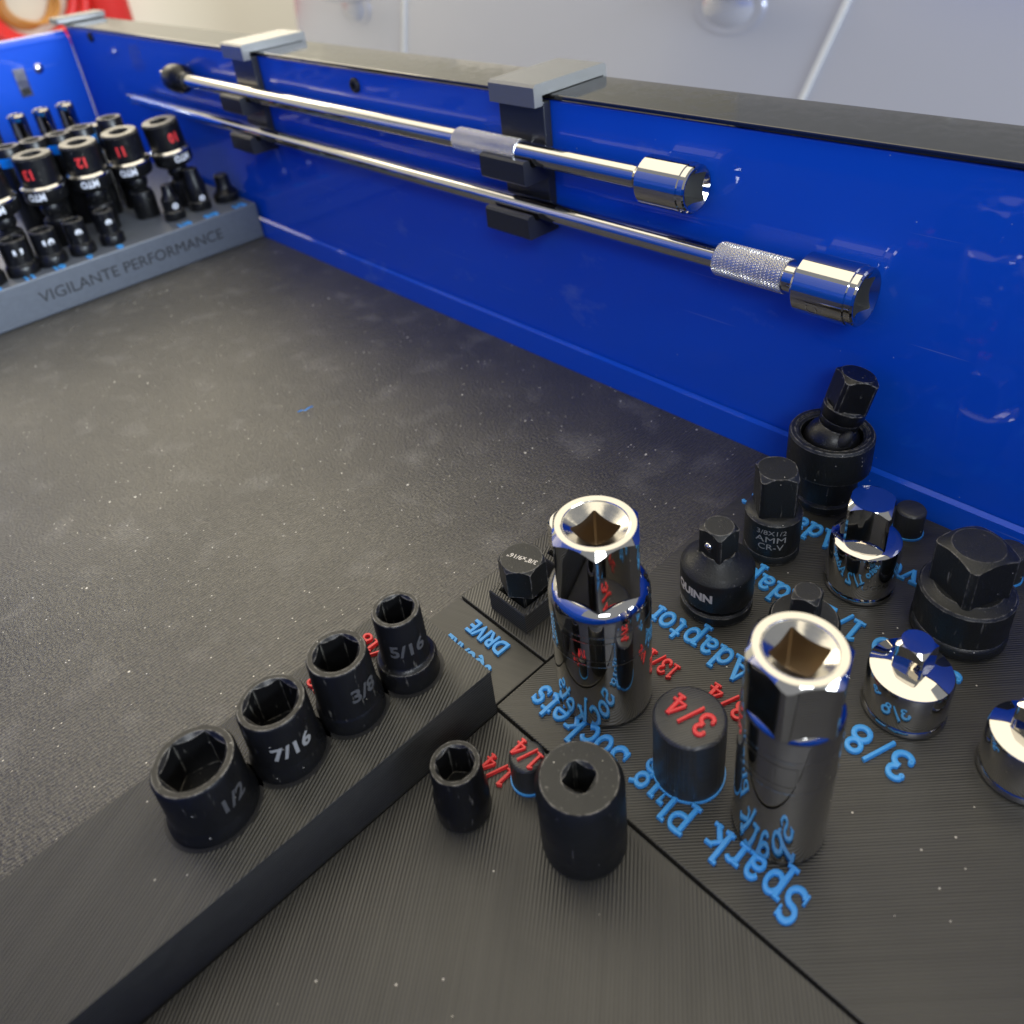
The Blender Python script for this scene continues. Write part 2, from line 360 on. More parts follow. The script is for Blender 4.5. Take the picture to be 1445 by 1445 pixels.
# --- slab-serif raised lettering drawn from strokes
def el(cx, cy, rx, ry, a0, a1, n=16):
    return [(cx + rx * math.cos(R(a0 + (a1 - a0) * i / n)), cy + ry * math.sin(R(a0 + (a1 - a0) * i / n))) for i in range(n + 1)]
TK, TH, SF = .27, .19, .17
GL = {
 'A': (1.35, [([(.14, .05), (.62, 1.45)], TH), ([(.60, 1.45), (1.14, .05)], TK), ([(.3, .48), (.95, .48)], SF), ([(-.06, .08), (.42, .08)], SF), ([(.86, .08), (1.42, .08)], SF)]),
 'd': (1.12, [(el(.48, .5, .34, .42, 0, 360), .24), ([(.84, .0), (.84, 1.5)], TK), ([(.58, 1.42), (.9, 1.42)], SF), ([(.84, .08), (1.12, .08)], SF)]),
 'a': (1.05, [([(.16, .74)] + el(.44, .66, .28, .28, 150, 0, 10) + [(.74, .1)], .24), (el(.42, .28, .28, .22, 60, 420), .22), ([(.70, .08), (1.02, .08)], SF)]),
 'p': (1.15, [([(.22, -.5), (.22, 1.0)], TK), (el(.60, .5, .34, .42, 0, 360), .24), ([(-.06, .92), (.24, .92)], SF), ([(-.06, -.44), (.5, -.44)], SF)]),
 't': (.78, [([(.3, 1.32), (.3, .28)] + el(.52, .28, .22, .2, 180, 320, 8), TK), ([(.02, .92), (.7, .92)], SF)]),
 'o': (.98, [(el(.48, .5, .36, .42, 0, 360), .25)]),
 'r': (.82, [([(.22, 0), (.22, 1.0)], TK), ([(.22, .66)] + el(.50, .66, .26, .26, 150, 40, 8), .22), ([(-.04, .92), (.24, .92)], SF), ([(-.04, .08), (.52, .08)], SF)]),
 'S': (1.05, [(el(.5, 1.10, .34, .32, 20, 270, 12) + el(.5, .42, .38, .36, 90, -160, 12), .26), ([(.86, 1.0), (.86, 1.45)], .13), ([(.1, .05), (.1, .5)], .13)]),
 'k': (1.18, [([(.24, 0), (.24, 1.5)], TK), ([(.26, .42), (.82, .94)], TH), ([(.46, .60), (.98, .06)], TK), ([(-.02, 1.42), (.26, 1.42)], SF), ([(0, .08), (.5, .08)], SF), ([(.62, .92), (1.06, .92)], SF), ([(.74, .08), (1.2, .08)], SF)]),
 'c': (.92, [(el(.48, .5, .36, .42, 40, 320), .25)]),
 'e': (.95, [(el(.48, .5, .36, .42, 0, 320), .23), ([(.16, .50), (.84, .50)], .17)]),
 's': (.82, [(el(.42, .72, .25, .22, 20, 270, 10) + el(.42, .27, .27, .24, 90, -160, 10), .23), ([(.68, .66), (.68, .96)], .12), ([(.12, .04), (.12, .34)], .12)]),
 'l': (.6, [([(.28, 0), (.28, 1.5)], TK), ([(.0, 1.42), (.3, 1.42)], SF), ([(.02, .08), (.56, .08)], SF)]),
 'u': (1.2, [([(.22, 1.0), (.22, .34)] + el(.5, .34, .28, .28, 180, 340, 8), .24), ([(.84, 0), (.84, 1.0)], TK), ([(-.04, .92), (.24, .92)], SF), ([(.6, .92), (.86, .92)], SF), ([(.84, .08), (1.12, .08)], SF)]),
 'g': (1.05, [(el(.46, .62, .32, .30, 0, 360), .22), ([(.72, .86), (1.0, 1.0)], .16), (el(.46, -.18, .38, .26, 0, 360), .2), ([(.2, .3), (.2, .1)], .2)]),
 'P': (1.15, [([(.26, 0), (.26, 1.5)], TK), ([(.26, 1.42)] + el(.62, 1.06, .38, .36, 90, -90, 12) + [(.26, .70)], .22), ([(0, .08), (.6, .08)], SF), ([(0, 1.42), (.3, 1.42)], SF)]),
 'D': (1.35, [([(.26, 0), (.26, 1.5)], TK), ([(.26, 1.41), (.56, 1.41)] + el(.56, .75, .56, .66, 90, -90, 14) + [(.26, .09)], .23), ([(0, .08), (.3, .08)], SF), ([(0, 1.42), (.3, 1.42)], SF)]),
 'i': (.6, [([(.28, 0), (.28, 1.0)], TK), ([(0, .92), (.3, .92)], SF), ([(.02, .08), (.56, .08)], SF), (el(.26, 1.34, .07, .07, 0, 360, 10), .18)]),
 'v': (1.1, [([(.16, .95), (.55, .06)], TK), ([(.55, .06), (.92, .95)], TH), ([(-.06, .92), (.44, .92)], SF), ([(.7, .92), (1.14, .92)], SF)]),
 '1': (.85, [([(.42, 0), (.42, 1.45)], TK), ([(.1, 1.2), (.42, 1.4)], .17), ([(.08, .08), (.78, .08)], SF)]),
 '2': (1.0, [(el(.46, 1.06, .34, .36, 165, -20, 12) + [(.6, .62), (.14, .12)], .24), ([(.1, .12), (.88, .12)], .23), ([(.86, .1), (.86, .36)], .12)]),
 '3': (1.0, [(el(.44, 1.10, .32, .30, 150, -80, 12), .24), (el(.44, .42, .38, .36, 90, -155, 12), .26), (el(.15, 1.16, .05, .05, 0, 360, 8), .17), (el(.13, .34, .05, .05, 0, 360, 8), .17)]),
 '4': (1.05, [([(.66, 0), (.66, 1.45)], TK), ([(.64, 1.4), (.1, .46)], .19), ([(.06, .44), (1.0, .44)], SF), ([(.42, .08), (.94, .08)], SF)]),
 '8': (1.0, [(el(.48, 1.10, .30, .30, 0, 360), .23), (el(.48, .40, .36, .34, 0, 360), .25)]),
 '6': (1.0, [(el(.48, .44, .34, .36, 0, 360), .25), ([(.16, .5), (.24, .95), (.5, 1.3), (.78, 1.42)], .22)]),
 '5': (1.0, [(el(.44, .44, .38, .38, 130, -155, 12), .25), ([(.22, .72), (.26, 1.4)], .18), ([(.22, 1.38), (.82, 1.38)], .22)]),
 '7': (.95, [([(.1, 1.38), (.86, 1.38)], .23), ([(.82, 1.38), (.36, 0)], TK)]),
 '/': (.85, [([(.08, -.1), (.72, 1.5)], .19)]),
 '"': (.6, [([(.14, 1.45), (.10, 1.0)], .18), ([(.44, 1.45), (.40, 1.0)], .18)]),
 ' ': (.5, []),
}
def stroke(V, F, pts, w, h, z0):
    closed = math.dist(pts[0], pts[-1]) < 1e-6
    if closed: pts = pts[:-1]
    n = len(pts); Lp = []; Rp = []
    for i in range(n):
        a = pts[i - 1] if (i or closed) else None; c = pts[(i + 1) % n] if (i < n - 1 or closed) else None; p = pts[i]
        ds = []
        if a is not None: d = math.dist(a, p) or 1; ds.append(((p[0] - a[0]) / d, (p[1] - a[1]) / d))
        if c is not None: d = math.dist(c, p) or 1; ds.append(((c[0] - p[0]) / d, (c[1] - p[1]) / d))
        dx = sum(q[0] for q in ds); dy = sum(q[1] for q in ds); l = math.hypot(dx, dy) or 1; dx /= l; dy /= l
        k = 1.0
        if len(ds) == 2: k = 1 / max(.5, ds[0][0] * dx + ds[0][1] * dy)
        Lp.append((p[0] - dy * w / 2 * k, p[1] + dx * w / 2 * k)); Rp.append((p[0] + dy * w / 2 * k, p[1] - dx * w / 2 * k))
    b = len(V); e = min(.035, w * .18)
    for q in range(n):
        lx, ly = Lp[q]; rx, ry = Rp[q]; ux, uy = rx - lx, ry - ly; l = math.hypot(ux, uy) or 1; ux, uy = ux / l * e, uy / l * e
        V += [(lx, ly, z0), (lx, ly, z0 + h * .8), (lx + ux, ly + uy, z0 + h), (rx - ux, ry - uy, z0 + h), (rx, ry, z0 + h * .8), (rx, ry, z0)]
    for q in range(n if closed else n - 1):
        s = b + 6 * q; t = b + 6 * ((q + 1) % n)
        for c in range(5): F.append([s + c, s + c + 1, t + c + 1, t + c])
    if not closed:
        F.append([b + c for c in range(6)]); F.append([b + 6 * (n - 1) + c for c in range(6)][::-1])

def serif(name, s, xh, h, mat, parent, x, y, z, width=None, rot=PI, align='C', track=.05):
    """raised slab-serif word; xh = x-height in metres; text is read along -X when rot is pi"""
    V = []; F = []; cx = 0; k = 0
    for ch in s:
        adv, st = GL[ch]
        for pts, w in st:
            stroke(V, F, [(px + cx, py) for px, py in pts], w, 1.0, 0.0)
            k += 1
            n = len(V)
        cx += adv + track
    # tiny height steps so that overlapping strokes never share a plane
    total = cx - track; sx = xh if width is None else width / total
    off = {'C': total / 2, 'L': 0, 'R': total}[align]
    V2 = []
    for i, (a, b, c) in enumerate(V):
        V2.append(((a - off) * sx, b * xh, c * h))
    # step per stroke
    idx = 0; cx = 0; kk = 0
    for ch in s:
        for pts, w in GL[ch][1]:
            closed = math.dist(pts[0], pts[-1]) < 1e-6
            cnt = 6 * (len(pts) - (1 if closed else 0))
            for i in range(idx, idx + cnt):
                v = V2[i]; V2[i] = (v[0], v[1], v[2] * (1 + .03 * (kk % 5)))
            idx += cnt; kk += 1
    return mk(name, V2, F, mat, parent, (x, y, z), (0, 0, rot), smooth=50)

# ------------------------------------------------------------------ the drawer
XL, YN, ZR = -.876, -.325, .135
XR = .125
dr = thing('tool_drawer', 'blue enamelled steel tool drawer with black rim along its long wall', 'drawer', (0, 0, 0))
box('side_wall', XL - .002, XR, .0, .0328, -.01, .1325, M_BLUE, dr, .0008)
# folded seam at the foot of the long wall
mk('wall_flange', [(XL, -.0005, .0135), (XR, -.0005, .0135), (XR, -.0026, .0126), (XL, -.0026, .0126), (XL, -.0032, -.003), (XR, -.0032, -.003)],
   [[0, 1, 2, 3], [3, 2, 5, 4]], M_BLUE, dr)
box('rim', XL - .004, XR, -.0012, .0337, .1328, .135, M_RIM, dr, .0006)
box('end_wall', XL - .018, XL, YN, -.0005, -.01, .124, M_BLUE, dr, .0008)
# rolled top of the end wall
V, F = [], []
for k in range(9):
    a = PI * k / 8
    for y in (YN, -.002): V.append((XL - .009 + .0105 * math.cos(a), y, .124 + .006 * math.sin(a)))
for k in range(8): F.append([2 * k, 2 * k + 1, 2 * k + 3, 2 * k + 2])
F.append([2 * k for k in range(9)]); F.append([2 * k + 1 for k in range(9)][::-1]); F.append([0, 1, 17, 16])
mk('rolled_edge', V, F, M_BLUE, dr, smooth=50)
box('end_wall', XR, XR + .018, YN, -.0005, -.01, .1325, M_BLUE, dr, .0008)  # unseen end wall, set here to block low daylight from the rail
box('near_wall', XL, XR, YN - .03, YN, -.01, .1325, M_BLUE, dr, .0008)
V = [(XL, YN - .032, .1330), (-.10, YN - .032, .1330), (-.10, YN - .075, .56), (XL, YN - .075, .56)]
V += [(x, y - .02, z) for x, y, z in V]
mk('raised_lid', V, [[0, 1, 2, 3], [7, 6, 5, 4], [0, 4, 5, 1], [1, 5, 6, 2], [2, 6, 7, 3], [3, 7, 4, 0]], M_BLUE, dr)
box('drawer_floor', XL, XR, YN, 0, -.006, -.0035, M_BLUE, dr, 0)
for sx_, sz_ in ((-.817, .127), (-.4108, .1245)):
    V, F = loft([circ(.0040, 0), circ(.0040, .0012), circ(.0034, .0020), circ(.0018, .0022), circ(.0017, .0010)])
    mk('screw', V, F, M_DARK, dr, (sx_, 0, sz_), (R(90), 0, 0), 35)
# latch slot in the end wall
lt = box('latch_slot', XL, XL + .0012, -.0575, -.0475, .083, .107, M_CHROME_S, dr, .0003)
box('slot_opening_shade', XL + .0012, XL + .0018, -.0562, -.0488, .0845, .0905, M_DARK, lt, 0)  # solid dark block painting the shade inside the slot
lathe('painted_light_spot', [(.0042, 0), (.0042, .0006), (.003, .0016), (.001, .002)], M_CHROME_S, dr, (XL, -.0352, .1035), (0, R(90), 0))  # bright disc painting a spot of reflected light on the end wall
# end cap at the far end of the rim
ec = box('rim_end_clip', -.892, -.872, -.008, .0365, .1351, .1405, M_CAP, None, .0012)
tag(ec, 'pale grey clip over the far corner of the drawer rim', 'clip')

mat_o = box('rubber_mat', XL + .001, XR, YN + .001, -.0034, -.003, 0, M_MAT, None, 0)
mat_o['kind'] = 'structure'

# ------------------------------------------------------------------ hangers
def hanger(x0, x1, label):
    t = thing('rod_hanger', label, 'hanger', (0, 0, 0), group='hangers hooked over the drawer rim')
    # strap
    box('strap', x0, x1, -.0048, -.0003, .0742, .1325, M_HANG, t, .0005)
    # cap as an extruded section (front lip, top, back lip)
    sec = [(-.0098, .1310), (-.0098, .1392), (-.0086, .1404), (.0350, .1404), (.0362, .1392), (.0362, .1325), (.0342, .1325), (.0342, .1353), (-.0050, .1353), (-.0050, .1310)]
    n = len(sec); V = [(x0, y, z) for y, z in sec] + [(x1, y, z) for y, z in sec]
    F = [[i, (i + 1) % n, n + (i + 1) % n, n + i] for i in range(n)] + [list(range(n))[::-1], [n + i for i in range(n)]]
    me = mk('rim_cap', V, F, M_CAP, t)
    for zl, zf in ((.0995, .1066), (.0745, .0822)):
        sec = [(-.0046, zl), (-.0186, zl), (-.0195, zl + .0009), (-.0195, zl + .0100), (-.0186, zl + .0110), (-.0162, zl + .0110), (-.0155, zl + .0102), (-.0150, zf + .001), (-.0140, zf), (-.0046, zf)]
        n = len(sec); V = [(x0, y, z) for y, z in sec] + [(x1, y, z) for y, z in sec]
        F = [[i, (i + 1) % n, n + (i + 1) % n, n + i] for i in range(n)] + [list(range(n))[::-1], [n + i for i in range(n)]]
        mk('hook', V, F, M_HANG, t)
    return t
hanger(-.2885, -.2600, 'black hanger with grey rim cap nearest the camera, holding both extension bars')
hanger(-.5460, -.5180, 'black hanger with grey rim cap farther along the drawer wall, holding both extension bars')

# ------------------------------------------------------------------ extension bars (built along +Z, laid along +X)
def knurl(name, r, z0, z1, parent, nd=36, mat=None):
    n = nd * 4; rows = int((z1 - z0) / .00019); V = []; F = []
    pit = 2 * PI * r / nd
    for j in range(rows + 1):
        z = z0 + (z1 - z0) * j / rows
        for i in range(n):
            t = 2 * PI * i / n
            a = abs(((t * r + z) / pit) % 1 - .5) * 2; b_ = abs(((t * r - z) / pit) % 1 - .5) * 2
            e = .0007 * min(a, b_)
            if j in (0, rows): e = -.0004
            V.append(((r - .0003 + e) * math.cos(t), (r - .0003 + e) * math.sin(t), z))
    for j in range(rows):
        for i in range(n):
            F.append([j * n + i, j * n + (i + 1) % n, (j + 1) * n + (i + 1) % n, (j + 1) * n + i])
    F.append(list(range(n))[::-1]); F.append([rows * n + i for i in range(n)])
    return mk(name, V, F, mat or M_KNURL, parent, smooth=25)

def drive_end(parent, r, z0, z1, a):
    rg = [circ(r - .0012, z0), circ(r, z0 + .0012), circ(r, z1 - .0032), circ(r - .0004, z1 - .0028), circ(r - .0004, z1 - .0006), circ(r - .0010, z1)]
    bo = bore(4, a, z1, .012, r - .0016, .6, R(40), a * 1.36)
    V, F = loft(rg + bo[:2], cap1=False); o = mk('drive_socket', V, F, M_CHROME, parent, smooth=30)
    V, F = loft(bo[1:], cap0=False); mk('drive_hole', V, F, M_BORE, o, smooth=24)
    return o

e1 = thing('extension_bar', 'shorter chrome extension bar with black collar, on the upper hooks', 'extension bar', (-.6420, -.0102, .1112), (0, R(90), 0), 'chrome extension bars on the hangers')
lathe('shaft', [(.0046, .020), (.0048, .022), (.0048, .4365), (.0045, .4380), (.0032, .4390), (.0032, .4430)], M_CHROME, e1)
knurl('knurled_grip', .0053, .329, .372, e1)
drive_end(e1, .0096, .4420, .4655, .0055)
lathe('collar', [(.0072, .004), (.0094, .006), (.0100, .010), (.0100, .019), (.0088, .022), (.0060, .025), (.0052, .030)], M_OX, e1)
V, F = loft(head(4, .0047, .0060, .005, -.007, .0040, -.8, R(45))); mk('drive_square', V, F, M_CHROME, e1, smooth=30)
e2 = thing('extension_bar', 'longer chrome extension bar with knurled grip, on the lower hooks', 'extension bar', (-.7375, -.0102, .0865), (0, R(90), 0), 'chrome extension bars on the hangers')
lathe('shaft', [(.0040, .010), (.0046, .012), (.0046, .570), (.0050, .573)], M_CHROME, e2)
lathe('tapered_neck', [(.0056, .6000), (.0056, .6040), (.0052, .6055), (.0050, .6080)], M_CHROME, e2)
knurl('knurled_grip', .0062, .5720, .6010, e2, 38)
ds = drive_end(e2, .0107, .6065, .6295, .0058)
V, F = loft(head(4, .0036, .0048, .0105, 0, .0032, -.8, R(45))); mk('drive_square', V, F, M_CHROME, e2, smooth=30)
o = wrap_text('stamped_mark', 'ICI', .0062, .0107, 0, 0, M_CHROME_S, e2, off=.00012)
# turn the stamp: letters read round the barrel
for v in o.data.vertices:
    x, y, z = v.co; r = math.hypot(x, y); t = math.atan2(y, x)
    s_, u_ = t * .0107, z
    t2 = R(205) + u_ / .0107; 
    v.co = (r * math.cos(R(-62) - s_ / .0107), r * math.sin(R(-62) - s_ / .0107), .6150 + u_)

# ------------------------------------------------------------------ tray plates
T = .003
def plate(name, x0, x1, y0, y1, mat, label, h=T, bev=.0004):
    t = thing(name, label, 'tool tray', (0, 0, 0))
    box('plate', x0, x1, y0, y1, .0002, h, mat, t, bev)
    return t
ad = plate('adaptor_tray', -.1358, .12, -.1648, -.0038, M_PLATE, 'black 3D-printed tray with blue raised lettering about adaptors, by the blue wall')
hl = plate('hex_drive_tray', -.1786, -.1364, -.1424, -.094, M_PLATE2, 'small black printed tray carrying the square bit holder, beside the mat')
lb = plate('label_plate', -.1786, -.1364, -.1652, -.1432, M_LABEL, 'smooth black label plate with blue words SQUARE DRIVE')
lo = plate('socket_tray', -.1340, .12, -.315, -.1656, M_PLATE2, 'black printed tray with ridged top beside the tall socket rail, nearest the camera')
BX0, BX1, BZ = -.1786, -.1346, .021
rail = thing('socket_rail', 'tall black printed rail holding the row of black hex sockets', 'tool tray', (0, 0, 0))

# solid rail body; flat dark rings on top paint the shade of the pockets
SOCK = [(-.1530, -.1813, .0093), (-.1550, -.2005, .0098), (-.1565, -.2205, .0106), (-.1572, -.2425, .0118)]
box('rail_body', BX0, BX1, -.315, -.1656, .0002, BZ, M_BOX, rail, 0)
for (sx_, sy_, sr_) in SOCK:
    # flat dark ring, the shaded gap round each socket foot put into colour
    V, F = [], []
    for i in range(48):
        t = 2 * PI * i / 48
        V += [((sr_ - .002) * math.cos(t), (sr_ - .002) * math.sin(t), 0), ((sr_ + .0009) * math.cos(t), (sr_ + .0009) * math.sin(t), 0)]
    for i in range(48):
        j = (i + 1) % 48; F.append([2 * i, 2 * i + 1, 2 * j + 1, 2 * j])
    mk('painted_pocket_shade', V, F, M_DARK, rail, (sx_, sy_, BZ + .00015))

# lettering on the trays (read along -X)
LH = .0011
def blue(s, xc, yb, width, xh=.0066, par=ad, z=T): return serif('raised_word', s, xh, LH, M_TB, par, xc, yb, z, width)
# text up is -Y, so the baseline lies at larger y
blue('Adaptor', -.1052, -.1005, .0392)
blue('3/8', -.0462, -.0985, .0175)
blue('to', -.0670, -.1005, .0098)
blue('Adaptor', -.1066, -.0655, .0396)
blue('1/2', -.0765, -.0640, .0150)
blue('to', -.0597, -.0655, .0105)
blue('3/8', -.0468, -.0640, .0148)
blue('Adaptor', -.1134, -.0318, .0396)
blue('Drive', -.0635, -.0318, .0275)
blue('Sockets', -.1125, -.1495, .0350)
blue('Plug', -.0810, -.1495, .0200)
blue('Spark', -.0530, -.1495, .0270)
def red(s, xc, yb, width, xh, par, z): return serif('raised_number', s, xh, LH, M_TR, par, xc, yb, z, width)
red('13/16', -.1100, -.1165, .0150, .0042, ad, T)
red('3/4', -.0855, -.1140, .0135, .0046, ad, T)
red('1/4"', -.1210, -.1765, .0120, .0040, lo, T)
for (sx_, sy_, sr_), s in zip(SOCK, ('5/16', '3/8', '7/16', '1/2')):
    red(s, -.1665, sy_ - .0005, .0150 if len(s) > 3 else .0125, .0032, rail, BZ)
flat_text('raised_word', 'DRIVE', .0078, .0009, M_TB, lb, (-.1572, -.1487, T), PI, .00022, .80)
flat_text('raised_word', 'SQUARE', .0078, .0009, M_TB, lb, (-.1572, -.1588, T), PI, .00022, .72)

# bit holder block on the hex drive tray
def bit_holder(x, y, label):
    t = thing('bit_holder', label, 'holder', (x, y, T), group='square bit holders')
    V = []; F = []
    o_, i_, h_ = .0088, .0062, .0085
    for r, z in ((o_, 0), (o_, h_ - .0004), (o_ - .0004, h_), (i_ + .0003, h_), (i_, h_ - .0003), (i_, .001)):
        V += [(-r, -r, z), (r, -r, z), (r, r, z), (-r, r, z)]
    for k in range(5):
        for i in range(4): F.append([4 * k + i, 4 * k + (i + 1) % 4, 4 * k + 4 + (i + 1) % 4, 4 * k + 4 + i])
    F.append([20, 21, 22, 23])
    mk('holder_block', V, F, M_BOX, t)
    return t
bit_holder(-.1575, -.1302, 'black square printed holder under the black hex bit')
bit_holder(-.1575, -.1068, 'black square printed holder mostly hidden behind the taller chrome plug socket')

# ------------------------------------------------------------------ black hex sockets in the rail
def hex_socket(x, y, z, prof, H, af, label, s, az, text_r, text_z, tsize, etch, group, baz=134, tb=.0002, tsx=1.0):
    t = thing('hex_socket', label, 'socket', (x, y, z), group=group)
    rt = prof[-1][0]
    rg = [circ(r, zz) for r, zz in prof] + bore(6, af / 2, H, H * .55, min(af / 2 / math.cos(R(30)), rt - .0006), 1.0, R(baz), 9)
    V, F = loft(rg); mk('body', V, F, M_OX, t, smooth=32)
    if s: wrap_text('size_mark', s, tsize, text_r, text_z, R(az), etch, t, bold=tb, sx=tsx)
    return t
G1 = 'black hex sockets in the rail'
z0 = BZ - .004
hex_socket(-.1530, -.1813, z0, [(.0085, 0), (.0090, .001), (.0090, .0098), (.0084, .0112), (.0074, .0118), (.0070, .0125), (.0069, .0290), (.0066, .0297)], .0297, .0095,
           'slim black hex socket marked 5/16 at the end of the rail', '5/16', -20, .00705, .0195, .0062, M_ETCH_D, G1)
hex_socket(-.1550, -.2005, z0, [(.0090, 0), (.0095, .001), (.0095, .0090), (.0091, .0098), (.0088, .0105), (.0084, .0262), (.0080, .0270)], .0270, .0113,
           'black hex socket marked 3/8, second from the rail end', '3/8', 8, .00880, .0175, .0066, M_ETCH_D, G1)
hex_socket(-.1565, -.2205, z0, [(.0098, 0), (.0102, .001), (.0102, .0070), (.0096, .0088), (.0094, .0100), (.0092, .0238), (.0087, .0248)], .0248, .0128,
           'black hex socket with bright 7/16 mark, third from the rail end', '7/16', -8, .00942, .0150, .0064, M_ETCH, G1)
hex_socket(-.1572, -.2425, z0, [(.0112, 0), (.0116, .001), (.0116, .0060), (.0110, .0075), (.0107, .0090), (.0106, .0222), (.0100, .0232)], .0232, .0146,
           'widest black hex socket, marked 1/2, fourth from the rail end', '1/2', 18, .0107, .0140, .0064, M_ETCH_D, G1)
# low sockets on the near tray
G2 = 'black sockets on the near tray'
hex_socket(-.1185, -.1925, T, [(.0072, 0), (.0076, .001), (.0076, .0080), (.0070, .0092), (.0069, .0195), (.0065, .0203)], .0203, .0092,
           'small black hex socket below the tall rail, beside the red quarter peg', None, 0, 0, 0, 0, None, G2, 100)
t = thing('square_drive_socket', 'black socket with square hole just below the words Spark Plug Sockets', 'socket', (-.0890, -.1762, T), group=G2)
V, F = loft([circ(.0106, 0), circ(.0112, .001), circ(.0112, .0245), circ(.0098, .0270)] + bore(4, .0034, .0270, .012, .0044, .8, R(60), .0044))
mk('body', V, F, M_OX2, t, smooth=32)

# pegs
def peg(x, y, r, h, label, s=None, xh=.0035, wd=.009):
    t = thing('storage_peg', label, 'peg', (x, y, T), group='printed storage pegs')
    lathe('post', [(r, .0004), (r, h - .0009), (r - .0004, h - .0003), (r - .0010, h)], M_PEG, t)
    lathe('blue_foot', [(r + .0004, .0001), (r + .0004, .0008), (r - .001, .0009)], M_TB, t)
    if s: serif('raised_number', s, xh, .0008, M_TR, t, 0, xh * .72, h, wd)
    return t
peg(-.0794, -.0146, .0050, .0112, 'thin black peg standing behind the square-headed chrome adaptor')
peg(-.0465, -.0150, .0050, .0125, 'thin black peg half hidden behind the big black adaptor')
peg(-.0808, -.1425, .0097, .0240, 'wide black peg with red 3/4 on top', '3/4', .0050, .0128)
peg(-.1112, -.1745, .0050, .0112, 'thin black peg with red 1/4 on top', '1/4', .0038, .0090)

# ------------------------------------------------------------------ chrome spark-plug sockets
def plug_socket(x, y, rb, hs, a, rmax, H, haz, label):
    t = thing('spark_plug_socket', label, 'socket', (x, y, T), group='chrome spark plug sockets')
    top = [(rb, hs - .0030), (rb - .0006, hs - .0012), (rb - .0018, hs), (a, hs + .0010), (a - .0012, hs + .0012)] if rb > rmax else [(rb, hs - .0016), (rb - .0003, hs - .0004), (a - .0012, hs + .0012)]
    lathe('barrel', [(rb - .0014, 0), (rb - .0002, .0008), (rb, .002)] + top, M_CHROME, t, smooth=60)
    hz = head(6, a, rmax, hs - .001, H, a - .0002, 1.1, R(haz))
    bo = bore(4, .0050, H - .0002, .014, a - .0026, .62, R(45), .0069)
    V, F = loft(hz + [circ(a - .0004, H + .0002)], cap1=False); hh = mk('hex_head', V, F, M_CHROME, t, smooth=24)
    V, F = loft([circ(a - .0004, H + .0002), circ(a - .0020, H + .0002), circ(a - .0023, H + .0001), circ(a - .0025, H - .0002)] + bo[:2], False, False)
    mk('top_ring', V, F, M_RING, hh, smooth=14)
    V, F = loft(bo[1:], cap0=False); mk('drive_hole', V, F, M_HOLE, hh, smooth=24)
    # two shallow bands and a stamped frame round the barrel
    zb = hs - .008
    for dz in (0, -.0115):
        V, F = loft([circ(rb + .00002, zb + dz), circ(rb + .00010, zb + dz + .0002), circ(rb + .00010, zb + dz + .0004), circ(rb + .00002, zb + dz + .0007)], False, False)
        mk('raised_band', V, F, M_CHROME, t, smooth=60)
    # stamped frame between the bands
    V, F = [], []
    def strip(u0, u1, w0, w1, n):
        b_ = len(V)
        for k in range(n + 1):
            t_ = R(haz) - .25 + (u0 + (u1 - u0) * k / n) / rb
            for w_ in (w0, w1): V.append(((rb + .00014) * math.cos(t_), (rb + .00014) * math.sin(t_), zb - .0055 + w_))
        for k in range(n): F.append([b_ + 2 * k, b_ + 2 * k + 1, b_ + 2 * k + 3, b_ + 2 * k + 2])
    for w_ in (-.0036, .0034): strip(-.0075, .0075, w_, w_ + .0003, 14)
    for u_ in (-.0075, .0020, .0072): strip(u_, u_ + .0003, -.0033, .0034, 1)
    mk('stamped_frame', V, F, M_CHROME_S, t)
    return t
plug_socket(-.1158, -.1375, .0145, .0465, .0114, .0129, .0672, -48, 'taller chrome spark plug socket beside the black hex bit')
plug_socket(-.0555, -.1385, .0117, .0500, .0106, .0119, .0668, -72, 'chrome spark plug socket nearest the camera, in front of the square-tipped adaptors')

# ------------------------------------------------------------------ adaptors
def adaptor(x, y, prof, hrings, mat, label, name='drive_adaptor', hname='square_head', sm=26):
    t = thing(name, label, 'adaptor', (x, y, T), group='drive adaptors on the printed tray')
    lathe('body', prof, mat, t)
    V, F = loft(hrings); mk(hname, V, F, mat, t, smooth=sm)
    return t
# AMM
t = adaptor(-.1113, -.0524, [(.0090, 0), (.0097, .0006), (.0097, .0028), (.0092, .0036), (.0095, .0046), (.0097, .0052), (.0097, .0180), (.0090, .0188), (.0074, .0194)],
            head(4, .0064, .0083, .018, .0360, .0066, 1.0, R(-92)), M_OX2, 'black adaptor marked 3/8X1/2 CR-V with a chamfered square head')
wrap_text('laser_mark', '3/8X1/2', .0028, .0097, .0150, R(-62), M_ETCH, t, sx=1.15)
wrap_text('laser_mark', 'AMM', .0036, .0097, .0119, R(-62), M_ETCH, t, bold=0.0, sx=1.35)
wrap_text('laser_mark', 'CR-V', .0036, .0097, .0086, R(-62), M_ETCH, t, sx=1.1)
